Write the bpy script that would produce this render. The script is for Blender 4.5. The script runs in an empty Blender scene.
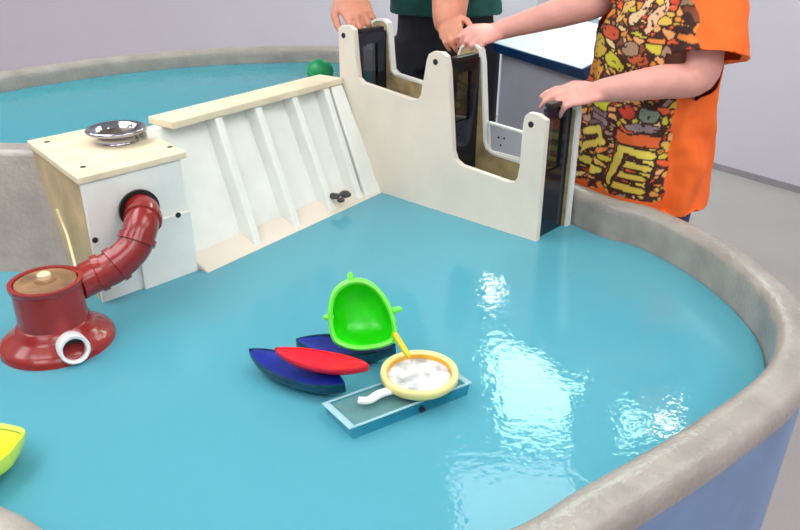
import bpy, bmesh, math, random
from mathutils import Vector as V, Matrix, noise
random.seed(7)
scene = bpy.context.scene
COL = scene.collection
# ------------------------------------------------------------------ camera
F = 750.0; PITCH = math.radians(25.5); CZ = 1.36; W = 0.62
sP, cP = math.sin(PITCH), math.cos(PITCH)
def ray(x, y):
    a = (x-400)/F; b = (265-y)/F
    return V((a, cP+b*sP, -sP+b*cP))
CAM = V((0, 0, CZ))
def on_z(x, y, z):
    d = ray(x, y); return CAM + d*((z-CZ)/d.z)
def on_plane(x, y, p, n):
    d = ray(x, y); return CAM + d*((p-CAM).dot(n)/d.dot(n))
def on_d(x, y, depth): return CAM + ray(x, y)*depth
def z_at(p, y):
    k = (265-y)/F
    dz = (k*p.y*cP - p.y*sP)/(cP + k*sP)
    return CZ+dz
cd = bpy.data.cameras.new('camera'); cam = bpy.data.objects.new('camera', cd); COL.objects.link(cam)
cam.location = CAM; cam.rotation_euler = (math.pi/2-PITCH, 0, 0)
cd.sensor_width = 36; cd.lens = F/800*36; cd.clip_start = .02
scene.camera = cam

# ------------------------------------------------------------------ materials
def lin(c):
    c = c/255
    return c/12.92 if c <= .04045 else ((c+.055)/1.055)**2.4
def rgb(r, g, b): return (lin(r), lin(g), lin(b), 1)
def nn(m, t, **kw):
    n = m.node_tree.nodes.new(t)
    for k, v in kw.items(): setattr(n, k, v)
    return n
def mat(name, col, rough=.5, metal=0, var=.06, vscale=8, bump=0, bscale=60, spec=.5, coat=0, sss=0):
    m = bpy.data.materials.new(name); m.use_nodes = True
    L = m.node_tree.links; b = m.node_tree.nodes['Principled BSDF']
    b.inputs['Roughness'].default_value = rough; b.inputs['Metallic'].default_value = metal
    b.inputs['Specular IOR Level'].default_value = spec
    b.inputs['Coat Weight'].default_value = coat
    if sss:
        b.inputs['Subsurface Weight'].default_value = sss
        b.inputs['Subsurface Radius'].default_value = (.9, .35, .2); b.inputs['Subsurface Scale'].default_value = .008
    tc = nn(m, 'ShaderNodeTexCoord'); nz = nn(m, 'ShaderNodeTexNoise')
    nz.inputs['Scale'].default_value = vscale; nz.inputs['Detail'].default_value = 4
    L.new(tc.outputs['Object'], nz.inputs['Vector'])
    rp = nn(m, 'ShaderNodeValToRGB')
    c = col[:3]
    rp.color_ramp.elements[0].color = tuple(max(0, x*(1-var*2)) for x in c)+(1,)
    rp.color_ramp.elements[1].color = tuple(min(1, x*(1+var*2)) for x in c)+(1,)
    rp.color_ramp.elements[0].position = .3; rp.color_ramp.elements[1].position = .7
    L.new(nz.outputs['Fac'], rp.inputs['Fac']); L.new(rp.outputs['Color'], b.inputs['Base Color'])
    if bump:
        n2 = nn(m, 'ShaderNodeTexNoise'); n2.inputs['Scale'].default_value = bscale
        L.new(tc.outputs['Object'], n2.inputs['Vector'])
        bp = nn(m, 'ShaderNodeBump'); bp.inputs['Strength'].default_value = 1; bp.inputs['Distance'].default_value = bump
        L.new(n2.outputs['Fac'], bp.inputs['Height']); L.new(bp.outputs['Normal'], b.inputs['Normal'])
    return m
def emis(name, col, s):
    m = bpy.data.materials.new(name); m.use_nodes = True
    b = m.node_tree.nodes['Principled BSDF']
    b.inputs['Base Color'].default_value = (.8, .8, .8, 1)
    b.inputs['Emission Color'].default_value = col; b.inputs['Emission Strength'].default_value = s
    return m
def clear(name, tint, rough=.02, ior=1.45, bump=None, haze=0, hazecol=(1, 1, 1, 1)):
    """thin clear plastic or a water surface: tinted see-through plus a fresnel reflection"""
    m = bpy.data.materials.new(name); m.use_nodes = True
    N = m.node_tree.nodes; L = m.node_tree.links
    N.remove(N['Principled BSDF']); out = N['Material Output']
    tr = nn(m, 'ShaderNodeBsdfTransparent'); tr.inputs['Color'].default_value = tint
    gl = nn(m, 'ShaderNodeBsdfGlossy'); gl.inputs['Roughness'].default_value = rough; gl.inputs['Color'].default_value = (1, 1, 1, 1)
    fr = nn(m, 'ShaderNodeFresnel'); fr.inputs['IOR'].default_value = ior
    ge = nn(m, 'ShaderNodeNewGeometry'); mr = nn(m, 'ShaderNodeMapRange')      # a thin sheet reflects alike from both sides
    mr.inputs['To Min'].default_value = ior; mr.inputs['To Max'].default_value = 1/ior
    L.new(ge.outputs['Backfacing'], mr.inputs['Value']); L.new(mr.outputs['Result'], fr.inputs['IOR'])
    mx = nn(m, 'ShaderNodeMixShader')
    base = tr.outputs[0]
    if haze:
        df = nn(m, 'ShaderNodeBsdfDiffuse'); df.inputs['Color'].default_value = hazecol
        m2 = nn(m, 'ShaderNodeMixShader'); m2.inputs[0].default_value = haze
        L.new(tr.outputs[0], m2.inputs[1]); L.new(df.outputs[0], m2.inputs[2]); base = m2.outputs[0]
    L.new(fr.outputs[0], mx.inputs[0]); L.new(base, mx.inputs[1]); L.new(gl.outputs[0], mx.inputs[2])
    L.new(mx.outputs[0], out.inputs['Surface'])
    if bump:
        tc = nn(m, 'ShaderNodeTexCoord'); prev = None
        for sc, dist, det in bump:
            nz = nn(m, 'ShaderNodeTexNoise'); nz.inputs['Scale'].default_value = sc; nz.inputs['Detail'].default_value = det
            L.new(tc.outputs['Object'], nz.inputs['Vector'])
            bp = nn(m, 'ShaderNodeBump'); bp.inputs['Strength'].default_value = 1; bp.inputs['Distance'].default_value = dist
            L.new(nz.outputs['Fac'], bp.inputs['Height'])
            if prev: L.new(prev, bp.inputs['Normal'])
            prev = bp.outputs['Normal']
        L.new(prev, gl.inputs['Normal']); L.new(prev, fr.inputs['Normal'])
    return m

M = {}
M['rim'] = mat('grey_fibreglass', rgb(158, 150, 141), .28, var=.08, vscale=14, bump=.002, bscale=90)
M['skirt'] = mat('shaded_fibreglass', rgb(112, 146, 188), .4, var=.06, vscale=9)  # same moulding as the rim; the outer wall's shade is put into this colour
M['pool_paint'] = mat('turquoise_pool_paint', rgb(92, 180, 214), .55, var=.03, vscale=3)
M['water'] = clear('pool_water', (.55, .90, .95, 1), .012, 1.33, bump=[(6, .00095, 2), (62, .00046, 2)], haze=.82, hazecol=rgb(92, 170, 187))
M['deepwater'] = clear('raised_pool_water', (.55, .90, .95, 1), .012, 1.33, bump=[(6, .00095, 2), (62, .00046, 2)], haze=.85, hazecol=rgb(40, 152, 168))
M['cream'] = mat('cream_paint', rgb(227, 215, 198), .4, var=.03, vscale=6)
M['white'] = mat('white_paint', rgb(236, 236, 228), .4, var=.03, vscale=9)
M['ply'] = mat('cream_plywood_edge', rgb(232, 216, 184), .5, var=.06, vscale=12)
M['tan'] = mat('tan_plywood', rgb(196, 170, 128), .5, var=.1, vscale=14)
M['tandark'] = mat('mottled_tan_board', rgb(176, 156, 112), .45, var=.18, vscale=22)  # darker and more mottled than the plain tan
M['black'] = mat('black_rubber', rgb(18, 19, 24), .4)
M['gate'] = mat('black_acrylic', rgb(20, 24, 36), .12, var=.1, vscale=9)
M['smoke'] = clear('smoked_acrylic', (.36, .38, .42, 1), .03, 1.49)
M['redpvc'] = mat('red_brown_pvc', rgb(150, 32, 28), .25, var=.1, vscale=9, coat=.3)
M['brown'] = mat('brown_disc', rgb(150, 112, 76), .4, var=.3, vscale=16)
M['brass'] = mat('pale_brass', rgb(225, 205, 170), .3, var=.1)
M['pvcwhite'] = mat('white_pvc', rgb(235, 235, 235), .3)
M['chrome'] = mat('chrome', rgb(178, 178, 184), .10, metal=1, var=.02)
M['drain'] = mat('brown_drain', rgb(96, 82, 70), .35, metal=.5, var=.3, vscale=40)
M['screw'] = mat('dark_screw', rgb(48, 44, 44), .4, metal=.4)
M['cord'] = mat('cream_cord', rgb(232, 212, 170), .5)
M['blue'] = mat('navy_blue_plastic', rgb(12, 36, 140), .3, var=.15, vscale=30)
M['teal'] = mat('dark_teal_plastic', rgb(10, 62, 82), .25, var=.2, vscale=30)
M['redpl'] = mat('red_plastic', rgb(232, 22, 44), .3, var=.05)
M['reddk'] = mat('dark_red_plastic', rgb(150, 12, 30), .3, var=.05)
M['yellow'] = mat('yellow_plastic', rgb(238, 224, 10), .3, var=.04)
M['lime_edge'] = mat('pale_lime_plastic', rgb(205, 235, 90), .3, var=.04)
M['green'] = mat('bright_green_plastic', rgb(42, 226, 20), .25, var=.06, vscale=20)
M['lime'] = mat('light_green_plastic', rgb(120, 246, 84), .3, var=.04)
M['olive'] = mat('yellow_olive_plastic', rgb(204, 192, 30), .3, var=.08)
M['ballgreen'] = mat('emerald_plastic', rgb(14, 150, 84), .4, var=.1)
M['sievering'] = mat('pale_yellow_plastic', rgb(240, 226, 150), .3, var=.06, vscale=20)
M['orangepl'] = mat('orange_plastic', rgb(236, 178, 60), .3, var=.06, vscale=20)
M['mesh'] = mat('white_strainer_cloth', rgb(214, 212, 214), .6, var=.3, vscale=45, bump=.012, bscale=38)
M['whitepl'] = mat('white_plastic', rgb(238, 238, 240), .3)
M['clear'] = clear('clear_plastic_tray', (.70, .95, .98, 1), .04, 1.4, haze=.42, hazecol=rgb(30, 150, 184))
M['clearin'] = clear('clear_plastic_floor', (.8, .92, .92, 1), .06, 1.4, haze=.38, hazecol=rgb(130, 176, 174))
M['clearedge'] = clear('clear_plastic_edge', (.85, .95, .97, 1), .05, 1.5, haze=.42, hazecol=(.62, .86, .9, 1))
M['floor'] = mat('grey_vinyl_floor', rgb(161, 149, 148), .35, var=.03, vscale=2, bump=.001, bscale=200)
M['wall'] = mat('pale_lavender_wall', rgb(213, 204, 214), .7, var=.015, vscale=1.2)
M['ceiling'] = mat('white_ceiling', rgb(225, 225, 225), .9, var=.01)
M['base'] = mat('grey_baseboard', rgb(150, 142, 148), .6)
M['signwhite'] = mat('white_sign_print', rgb(238, 246, 250), .25, var=.02, vscale=6)
M['signblue'] = mat('dark_blue_sign_edge', rgb(10, 62, 112), .3, var=.15, vscale=9)
M['greypaint'] = mat('grey_painted_metal', rgb(182, 182, 192), .5, var=.03)
M['skin'] = mat('fair_skin', rgb(224, 160, 146), .5, var=.04, vscale=22, sss=.12, bump=.0006, bscale=130)
M['skin2'] = mat('tanned_skin', rgb(212, 140, 112), .5, var=.07, vscale=24, sss=.12, bump=.0008, bscale=120)
M['lip'] = mat('lip_skin', rgb(190, 96, 90), .5)
M['eye'] = mat('eye_white', rgb(240, 240, 240), .2)
M['iris'] = mat('brown_iris', rgb(60, 40, 28), .2)
M['hairbrown'] = mat('brown_hair', rgb(88, 60, 40), .6, var=.3, vscale=60, bump=.003, bscale=160)
M['hairdark'] = mat('dark_hair', rgb(42, 32, 28), .6, var=.3, vscale=60, bump=.003, bscale=160)
M['greenshirt'] = mat('dark_green_cotton', rgb(18, 78, 70), .8, var=.2, vscale=14, bump=.001, bscale=300)
M['navytrousers'] = mat('black_denim', rgb(22, 22, 30), .8, var=.15, vscale=14)
M['jeans'] = mat('blue_denim', rgb(44, 60, 96), .8, var=.2, vscale=24)
M['shoe'] = mat('dark_shoe', rgb(36, 36, 40), .5)
M['sole'] = mat('white_sole', rgb(220, 220, 215), .6)
M['stone'] = mat('dark_stone', rgb(74, 70, 64), .7, var=.3, vscale=60)
M['lampframe'] = mat('white_lamp_frame', rgb(235, 235, 235), .5)

# ------------------------------------------------------------------ building helpers
ROOTLOC = {}
def _link(name, me, m, parent, loc=None):
    o = bpy.data.objects.new(name, me); COL.objects.link(o)
    if parent is not None:
        rl = ROOTLOC[parent.name]; o.parent = parent
    else:
        rl = V(loc) if loc is not None else V((0, 0, 0)); o.location = rl
    me.transform(Matrix.Translation(-rl)); ROOTLOC[o.name] = rl
    if m is not None: me.materials.append(m)
    return o
def obj(name, bm, m, parent=None, loc=None, smooth=True, bevel=0, seg=2, angle=35, subsurf=0):
    if bm.faces: bmesh.ops.recalc_face_normals(bm, faces=bm.faces)
    me = bpy.data.meshes.new(name); bm.to_mesh(me); bm.free()
    for p in me.polygons: p.use_smooth = smooth
    o = _link(name, me, m, parent, loc)
    if bevel:
        b = o.modifiers.new('bevel', 'BEVEL'); b.width = bevel; b.segments = seg; b.limit_method = 'ANGLE'; b.angle_limit = math.radians(30)
    if smooth:
        try: me.set_sharp_from_angle(angle=math.radians(angle))
        except Exception: pass
    if subsurf:
        s = o.modifiers.new('sub', 'SUBSURF'); s.levels = s.render_levels = subsurf
    return o
def tag(o, label, cat, group=None, kind=None):
    if label: o['label'] = label
    if cat: o['category'] = cat
    if group: o['group'] = group
    if kind: o['kind'] = kind
    return o
def thing(name, label, cat, loc, group=None):
    o = bpy.data.objects.new(name, None); COL.objects.link(o); o.location = loc
    o.empty_display_size = .05; ROOTLOC[o.name] = V(loc)
    return tag(o, label, cat, group)
def structure(o): o['kind'] = 'structure'; return o

def BM(): return bmesh.new()
def add_box(bm, c, ex, ey, ez):
    """c centre, ex ey ez half-extent vectors"""
    c = V(c); ex, ey, ez = V(ex), V(ey), V(ez)
    vs = [bm.verts.new(c+sx*ex+sy*ey+sz*ez) for sx in (-1, 1) for sy in (-1, 1) for sz in (-1, 1)]
    for f in ((0, 1, 3, 2), (4, 6, 7, 5), (0, 4, 5, 1), (2, 3, 7, 6), (0, 2, 6, 4), (1, 5, 7, 3)):
        bm.faces.new([vs[i] for i in f])
def abox(bm, x0, y0, z0, x1, y1, z1):
    add_box(bm, ((x0+x1)/2, (y0+y1)/2, (z0+z1)/2), ((x1-x0)/2, 0, 0), (0, (y1-y0)/2, 0), (0, 0, (z1-z0)/2))
def add_prism(bm, pts, ext):
    a = [bm.verts.new(V(p)) for p in pts]; b = [bm.verts.new(V(p)+V(ext)) for p in pts]
    n = len(a)
    bm.faces.new(a); bm.faces.new(b[::-1])
    for i in range(n): bm.faces.new((a[i], b[i], b[(i+1) % n], a[(i+1) % n]))
def add_hull8(bm, top, bot):
    a = [bm.verts.new(V(p)) for p in top]; b = [bm.verts.new(V(p)) for p in bot]; n = len(a)
    bm.faces.new(a); bm.faces.new(b[::-1])
    for i in range(n): bm.faces.new((a[i], b[i], b[(i+1) % n], a[(i+1) % n]))
def add_rings(bm, rings, cap=True, close=True):
    vr = [[bm.verts.new(V(p)) for p in r] for r in rings]; n = len(vr[0])
    for a, b in zip(vr[:-1], vr[1:]):
        for i in range(n if close else n-1):
            bm.faces.new((a[i], b[i], b[(i+1) % n], a[(i+1) % n]))
    if cap: bm.faces.new(vr[0][::-1]); bm.faces.new(vr[-1])
    return vr
def frame_of(d):
    d = V(d).normalized(); u = d.cross(V((0, 0, 1)))
    if u.length < 1e-3: u = d.cross(V((0, 1, 0)))
    u.normalize(); return u, d.cross(u)
def add_tube(bm, pts, rad, n=14, cap=True, round_ends=False):
    pts = [V(p) for p in pts]
    if not isinstance(rad, (list, tuple)): rad = [rad]*len(pts)
    rad = list(rad)
    if round_ends:
        d0 = (pts[0]-pts[1]).normalized(); d1 = (pts[-1]-pts[-2]).normalized()
        r0, r1 = rad[0], rad[-1]; p0, p1 = pts[0], pts[-1]
        pts = [p0+d0*r0*k for k in (.97, .8, .45)]+pts+[p1+d1*r1*k for k in (.45, .8, .97)]
        rad = [r0*k for k in (.25, .6, .89)]+rad+[r1*k for k in (.89, .6, .25)]
    t = [(pts[min(i+1, len(pts)-1)]-pts[max(i-1, 0)]).normalized() for i in range(len(pts))]
    u, w = frame_of(t[0]); rings = []
    for i, p in enumerate(pts):
        u = (u-t[i]*u.dot(t[i])).normalized(); w = t[i].cross(u)
        rings.append([p+(u*math.cos(a)+w*math.sin(a))*rad[i] for a in [2*math.pi*k/n for k in range(n)]])
    add_rings(bm, rings, cap)
def add_lathe(bm, c, prof, n=32, ax=(0, 0, 1), closed=False):
    c = V(c); ax = V(ax).normalized(); u, w = frame_of(ax)
    rings = [[c+ax*h+(u*math.cos(a)+w*math.sin(a))*max(r, 1e-4) for a in [2*math.pi*k/n for k in range(n)]] for r, h in prof]
    if closed: rings = rings+[rings[0]]
    vr = add_rings(bm, rings, cap=not closed)
    if closed: bmesh.ops.remove_doubles(bm, verts=bm.verts, dist=1e-6)
def add_ell(bm, c, ax, ay, az, nu=20, nv=12):
    c = V(c); ax, ay, az = V(ax), V(ay), V(az); rings = []
    for j in range(nv+1):
        t = math.pi*j/nv; s = max(math.sin(t), .02)
        rings.append([c-az*math.cos(t)+(ax*math.cos(a)+ay*math.sin(a))*s for a in [2*math.pi*k/nu for k in range(nu)]])
    add_rings(bm, rings, True)
def catmull(P, per=8, closed=True):
    P = [V(p) for p in P]; n = len(P); out = []
    for i in range(n if closed else n-1):
        g = lambda k: P[k % n] if closed else P[max(0, min(n-1, k))]
        p0, p1, p2, p3 = g(i-1), g(i), g(i+1), g(i+2)
        for k in range(per):
            t = k/per
            out.append(.5*((2*p1)+(p2-p0)*t+(2*p0-5*p1+4*p2-p3)*t*t+(3*p1-p0-3*p2+p3)*t**3))
    if not closed: out.append(P[-1])
    return out
def remeshed(bm, vox, smooth_it=3, fac=.5):
    me = bpy.data.meshes.new('tmp'); bmesh.ops.recalc_face_normals(bm, faces=bm.faces); bm.to_mesh(me); bm.free()
    o = bpy.data.objects.new('tmp', me); COL.objects.link(o)
    r = o.modifiers.new('r', 'REMESH'); r.mode = 'VOXEL'; r.voxel_size = vox
    dg = bpy.context.evaluated_depsgraph_get(); ev = o.evaluated_get(dg)
    b2 = bmesh.new(); b2.from_mesh(ev.to_mesh()); ev.to_mesh_clear()
    bpy.data.objects.remove(o); bpy.data.meshes.remove(me)
    for _ in range(smooth_it):
        bmesh.ops.smooth_vert(b2, verts=b2.verts, factor=fac, use_axis_x=True, use_axis_y=True, use_axis_z=True)
    return b2

# ------------------------------------------------------------------ key lines of the model
A1 = on_z(380, 192, W); B1 = on_z(540, 243, W)              # foot of the front lock wall
PD = (B1-A1); PD.z = 0; PLEN = PD.length; PD.normalize()     # along the lock
GD = V((-PD.y, PD.x, 0))                                     # across the lock, away from the camera
if GD.y < 0: GD = -GD
GW = .138
PN = -GD
ZC = .893; ZD = .928                             # dam crest
def p1(x, y): return on_plane(x, y, A1, PN)

# ------------------------------------------------------------------ room
bm = BM(); abox(bm, -4.5, -1.5, -.1, 4.5, 8, 0); o = structure(obj('floor', bm, M['floor'], smooth=False))
wl0 = on_z(720, 170, 0); wl1 = on_z(800, 193, 0)
wd = (wl1-wl0).normalized(); wn = V((-wd.y, wd.x, 0));
if wn.y < 0: wn = -wn
q0 = wl0-wd*1.55; q1 = wl1+wd*((4.5-wl1.x)/wd.x)
bm = BM(); add_prism(bm, [q0, q1, q1+wn*.12, q0+wn*.12], (0, 0, 2.3)); structure(obj('wall_right', bm, M['wall'], smooth=False))
bm = BM(); add_prism(bm, [q0-wn*.012, q1-wn*.012, q1, q0], (0, 0, .035)); structure(obj('baseboard_right', bm, M['base'], smooth=False))
bm = BM(); abox(bm, -4.5, q0.y, 0, 4.5, q0.y+.12, 3.0); structure(obj('wall_back', bm, M['wall'], smooth=False))
bm = BM(); abox(bm, -4.6, -1.5, 0, -4.5, q0.y+.12, 3.0); structure(obj('wall_left', bm, M['wall'], smooth=False))
CEIL = 3.0
bm = BM(); abox(bm, 4.5, -1.5, 0, 4.6, q0.y+.12, 3.0); structure(obj('wall_east', bm, M['wall'], smooth=False))
bm = BM(); abox(bm, -4.5, -1.6, 0, 4.5, -1.5, 3.0); structure(obj('wall_front', bm, M['wall'], smooth=False))
bm = BM(); abox(bm, -4.5, -1.5, CEIL, 4.5, 8, CEIL+.1); structure(obj('ceiling', bm, M['ceiling'], smooth=False))

# ceiling lamps: bright recessed panels
def lampspot(x, y):
    p = on_z(x, y, W); d = ray(x, y); d.z = -d.z
    return p+d*((CEIL-.02-p.z)/d.z)
M['lamp'] = emis('lamp_diffuser', (.97, 1, .99, 1), 5.2)
M['lampbright'] = emis('bright_lamp_diffuser', (.64, 1, .84, 1), 16)
M['dimglow'] = emis('added_reflection_glow', (.92, .98, 1, 1), 6)  # added glow, only there to lay a pale reflection on the near water
M['lampsm'] = emis('spot_lamp_diffuser', (1, 1, 1, 1), 26)
M['lampwall'] = emis('wall_lamp_diffuser', (1, 1, 1, 1), 14)
def ceiling_lamp(c, hx, hy, m, label):
    t = thing('ceiling_light', label, 'ceiling light', (c[0], c[1], CEIL), 'ceiling lamps')
    b = BM()
    for sx, sy, ax, ay in ((-1, 0, .015, hy+.03), (1, 0, .015, hy+.03), (0, -1, hx+.03, .015), (0, 1, hx+.03, .015)):
        add_box(b, (c[0]+sx*(hx+.015), c[1]+sy*(hy+.015), CEIL-.016), (ax, 0, 0), (0, ay, 0), (0, 0, .015))
    obj('frame', b, M['lampframe'], t, smooth=False)
    b = BM(); add_box(b, (c[0], c[1], CEIL-.012), (hx, 0, 0), (0, hy, 0), (0, 0, .006)); obj('diffuser', b, m, t, smooth=False)
def lamp_px(x0, y0, x1, y1, m, label):
    a = lampspot((x0+x1)/2, y0); b_ = lampspot((x0+x1)/2, y1); l = lampspot(x0, (y0+y1)/2); r = lampspot(x1, (y0+y1)/2)
    ceiling_lamp(((l.x+r.x)/2, (a.y+b_.y)/2), abs(r.x-l.x)/2, abs(a.y-b_.y)/2, m, label)
lamp_px(494, 342, 626, 440, M['lampbright'], 'square ceiling light panel above and behind the lock, mirrored in the open water')
lamp_px(655, 414, 681, 434, M['lampsm'], 'small square ceiling light mirrored beside the near rim')
for wx, wy, lab in ((491, 287, 'left one of two small bright lights high on the back wall'), (537, 281, 'right one of two small bright lights high on the back wall')):
    p = on_z(wx, wy, W); d = ray(wx, wy); d.z = -d.z; c = p+d*((q0.y-p.y)/d.y)
    t = thing('wall_light', lab, 'wall light', (c.x, q0.y, c.z), 'wall lights')
    b = BM(); add_box(b, (c.x, q0.y-.012, c.z), (.07, 0, 0), (0, .012, 0), (0, 0, .14)); obj('housing', b, M['lampframe'], t, smooth=False, bevel=.004)
    b = BM(); add_box(b, (c.x, q0.y-.028, c.z), (.055, 0, 0), (0, .0038, 0), (0, 0, .125)); obj('diffuser', b, M['lampwall'], t, smooth=False)
lamp_px(455, 462, 585, 560, M['dimglow'], 'large added dim glowing panel that gives the pale patch in the near water')
for lx_, ly_, lab in ((-1.5, 1.1, 'square ceiling light panel over the red turbine'), (-3.2, 1.1, 'square ceiling light panel nearest the left wall'), (-1.5, -.7, 'square ceiling light panel behind the camera, left of the middle'),
                      (.3, -.7, 'square ceiling light panel behind the camera, in the middle'), (2.1, -.7, 'square ceiling light panel behind the camera, at the right'), (-3.2, 2.8, 'added square light panel beyond the raised pool, brightening the far wall'), (-1.8, 2.3, 'added square light panel right over the raised pool, brightening the far wall'), (1.0, 1.1, 'square ceiling light panel over the near right rim'), (2.9, 1.1, 'square ceiling light panel nearest the right wall')):  # both panels at the raised pool are added to brighten the far wall
    ceiling_lamp((lx_, ly_), .6, .6, M['lamp'], lab)

# ------------------------------------------------------------------ water table
LZ, UZ = W+.082, W+.288
def lowp(x, y): q = on_z(x, y, LZ); return (q.x, q.y, LZ)
def up(x, y): q = on_z(x, y, UZ); return (q.x, q.y, UZ)
lip = [(.50, 1.715, LZ), (.575, 1.650, LZ), (.650, 1.490, LZ), (.680, 1.310, LZ), (.660, 1.155, LZ), (.575, 1.005, LZ), lowp(684, 424),
       lowp(580, 484), lowp(500, 529), (-.10, .565, LZ), (-.31, .594, LZ), (-.451, .688, LZ), (-.64, .765, LZ), (-.86, .87, LZ), (-1.03, 1.04, LZ),
       (-1.13, 1.26, LZ+.03), (-1.21, 1.48, UZ-.03), (-1.27, 1.75, UZ-.01), (-1.30, 2.00, UZ), up(0, 77), up(60, 68), up(120, 60), up(200, 53), up(270, 50), up(340, 50), (-.10, 2.54, UZ),
       (.02, 2.42, UZ-.09), (.16, 2.24, LZ+.04), (.28, 2.06, LZ+.005), (.40, 1.87, LZ)]
LIPC = catmull(lip, 6)
def curve_normals(C):
    n = len(C); out = []
    for i in range(n):
        t = C[(i+1) % n]-C[i-1]; out.append(V((t.y, -t.x, 0)).normalized())
    cx = sum((p.x for p in C))/n; cy = sum((p.y for p in C))/n
    s = sum((C[i]-V((cx, cy, 0))).dot(out[i]) for i in range(n))
    return out if s > 0 else [-k for k in out]
LIPN = curve_normals(LIPC)
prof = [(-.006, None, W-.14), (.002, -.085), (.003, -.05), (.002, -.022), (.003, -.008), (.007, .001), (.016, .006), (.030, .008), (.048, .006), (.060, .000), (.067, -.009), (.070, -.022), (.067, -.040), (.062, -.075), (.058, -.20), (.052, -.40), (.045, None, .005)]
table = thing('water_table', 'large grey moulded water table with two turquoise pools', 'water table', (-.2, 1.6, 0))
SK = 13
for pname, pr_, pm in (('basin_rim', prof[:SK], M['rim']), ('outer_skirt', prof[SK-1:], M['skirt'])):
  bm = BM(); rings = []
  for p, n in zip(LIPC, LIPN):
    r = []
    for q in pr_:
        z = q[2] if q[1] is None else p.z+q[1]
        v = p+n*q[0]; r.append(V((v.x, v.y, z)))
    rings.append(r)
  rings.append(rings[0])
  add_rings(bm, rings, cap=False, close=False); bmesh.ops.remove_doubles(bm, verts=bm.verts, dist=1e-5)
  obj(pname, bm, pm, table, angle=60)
bm = BM(); add_prism(bm, [V((p.x, p.y, W-.13))+n*.002 for p, n in zip(LIPC, LIPN)], (0, 0, -.02)); obj('basin_floor', bm, M['pool_paint'], table, smooth=False)

# box and dam geometry
bA = on_z(29, 140, ZC); bB = on_z(79, 177, ZC); bC = on_z(185, 151, ZC)
dF = on_z(357, 74, ZD); dFpix = dF.copy()                                      # front end of the crest, at the lock wall
dB = on_z(345, 72, ZC)                                      # back end of the crest
cS = on_z(172, 122, ZD)
DD = (dF-cS); DD.z = 0; DD.normalize(); DN = V((DD.y, -DD.x, 0))   # dam direction and its downstream normal
if DN.y > 0: DN = -DN
_t = (A1-cS).dot(PN)/DD.dot(PN); dF = cS+DD*_t
footR = on_z(383, 190, W); footL = on_z(192, 247, W)
slope = (footR-V((dF.x, dF.y, W))).dot(DN)
# upper pool floor, under the upper water
UW = W+.244
# grey divider left of the box
bm = BM()
lx = -1.25
k = bA+V((.03, .0, 0))
top0, top1 = V((lx, bA.y+.03, UW+.003)), V((k.x, bA.y+.0, UW+.003))
add_hull8(bm, [top0, top1, top1+V((.02, .07, 0)), top0+V((0, .07, 0))],
          [V((lx, bA.y-.17, W-.13)), V((k.x+.13, bA.y-.17, W-.13)), V((k.x+.13, bA.y+.12, W-.13)), V((lx, bA.y+.16, W-.13))])
bmesh.ops.subdivide_edges(bm, edges=bm.edges, cuts=3, use_grid_fill=True)
obj('divider_wall', bm, M['rim'], table, bevel=.012, seg=3)

# waters
def idx_near(pt): return min(range(len(LIPC)), key=lambda i: (LIPC[i].xy-V(pt)).length)
def inner(i, z, off):
    return V((LIPC[i].x, LIPC[i].y, z))-V((LIPN[i].x, LIPN[i].y, 0))*off
ia = idx_near((.36, 1.96)); ib = idx_near((-1.24, 1.60)); NL = len(LIPC)
def rng(a, b):
    out = []; i = a
    while i != b: out.append(i); i = (i+1) % NL
    return out+[b]
low = [inner(i, W, .0) for i in rng(ia, ib)]
cr = lambda p, off, z: V((p.x, p.y, z))-DN*off
low += [V((bA.x-.1, bA.y+.02, W)), cr(cS, .02, W), cr(dF, .02, W), V((dF.x, dF.y, W))+GD*GW*1.2]
bm = BM(); bm.faces.new([bm.verts.new(p) for p in low]); bmesh.ops.triangulate(bm, faces=bm.faces)
wl = obj('lower_water', bm, M['water'], loc=(0, 1.2, W)); tag(wl, 'still turquoise water of the large front pool', 'water', kind='stuff')
upw = [inner(i, UW, .001) for i in rng(ib, idx_near((.0, 2.44)))]
upw += [V((dF.x, dF.y, UW))+GD*GW*1.05, V((dF.x, dF.y, UW))+GD*.02-PD*.03, cr(cS, .05, UW), cr(bA, -.01, UW)+V((-.02, .06, 0)), V((-1.24, bA.y+.07, UW))]
bm = BM(); bm.faces.new([bm.verts.new(p) for p in upw]); bmesh.ops.triangulate(bm, faces=bm.faces)
wu = obj('upper_water', bm, M['deepwater'], loc=(-.6, 2.2, UW)); tag(wu, 'turquoise water of the raised pool behind the dam', 'water', kind='stuff')
bm = BM(); bm2 = [V((p.x, p.y, UW-.07)) for p in upw]
vs = [bm.verts.new(p) for p in bm2]; bm.faces.new(vs)
ex = bmesh.ops.extrude_face_region(bm, geom=list(bm.faces)); bmesh.ops.translate(bm, verts=[v for v in ex['geom'] if isinstance(v, bmesh.types.BMVert)], vec=(0, 0, -.02))
obj('raised_basin_floor', bm, M['pool_paint'], table, smooth=False)

# ------------------------------------------------------------------ dam
dam = thing('model_dam', 'white model dam with five sloping buttress ribs under a tan crest board', 'dam', (-.3, 1.85, W-.13))
back = max(.03, -(on_z(336, 70, ZD)-cS).dot(DN))
cF0 = cS + DD*.0; cF1 = V((dF.x, dF.y, ZD)) - DD*.004
bm = BM(); th = .018
add_prism(bm, [cF0, cF1, cF1-DN*back, cF0-DN*back], (0, 0, -th)); obj('crest_board', bm, M['ply'], dam, bevel=.003, smooth=False)
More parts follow.
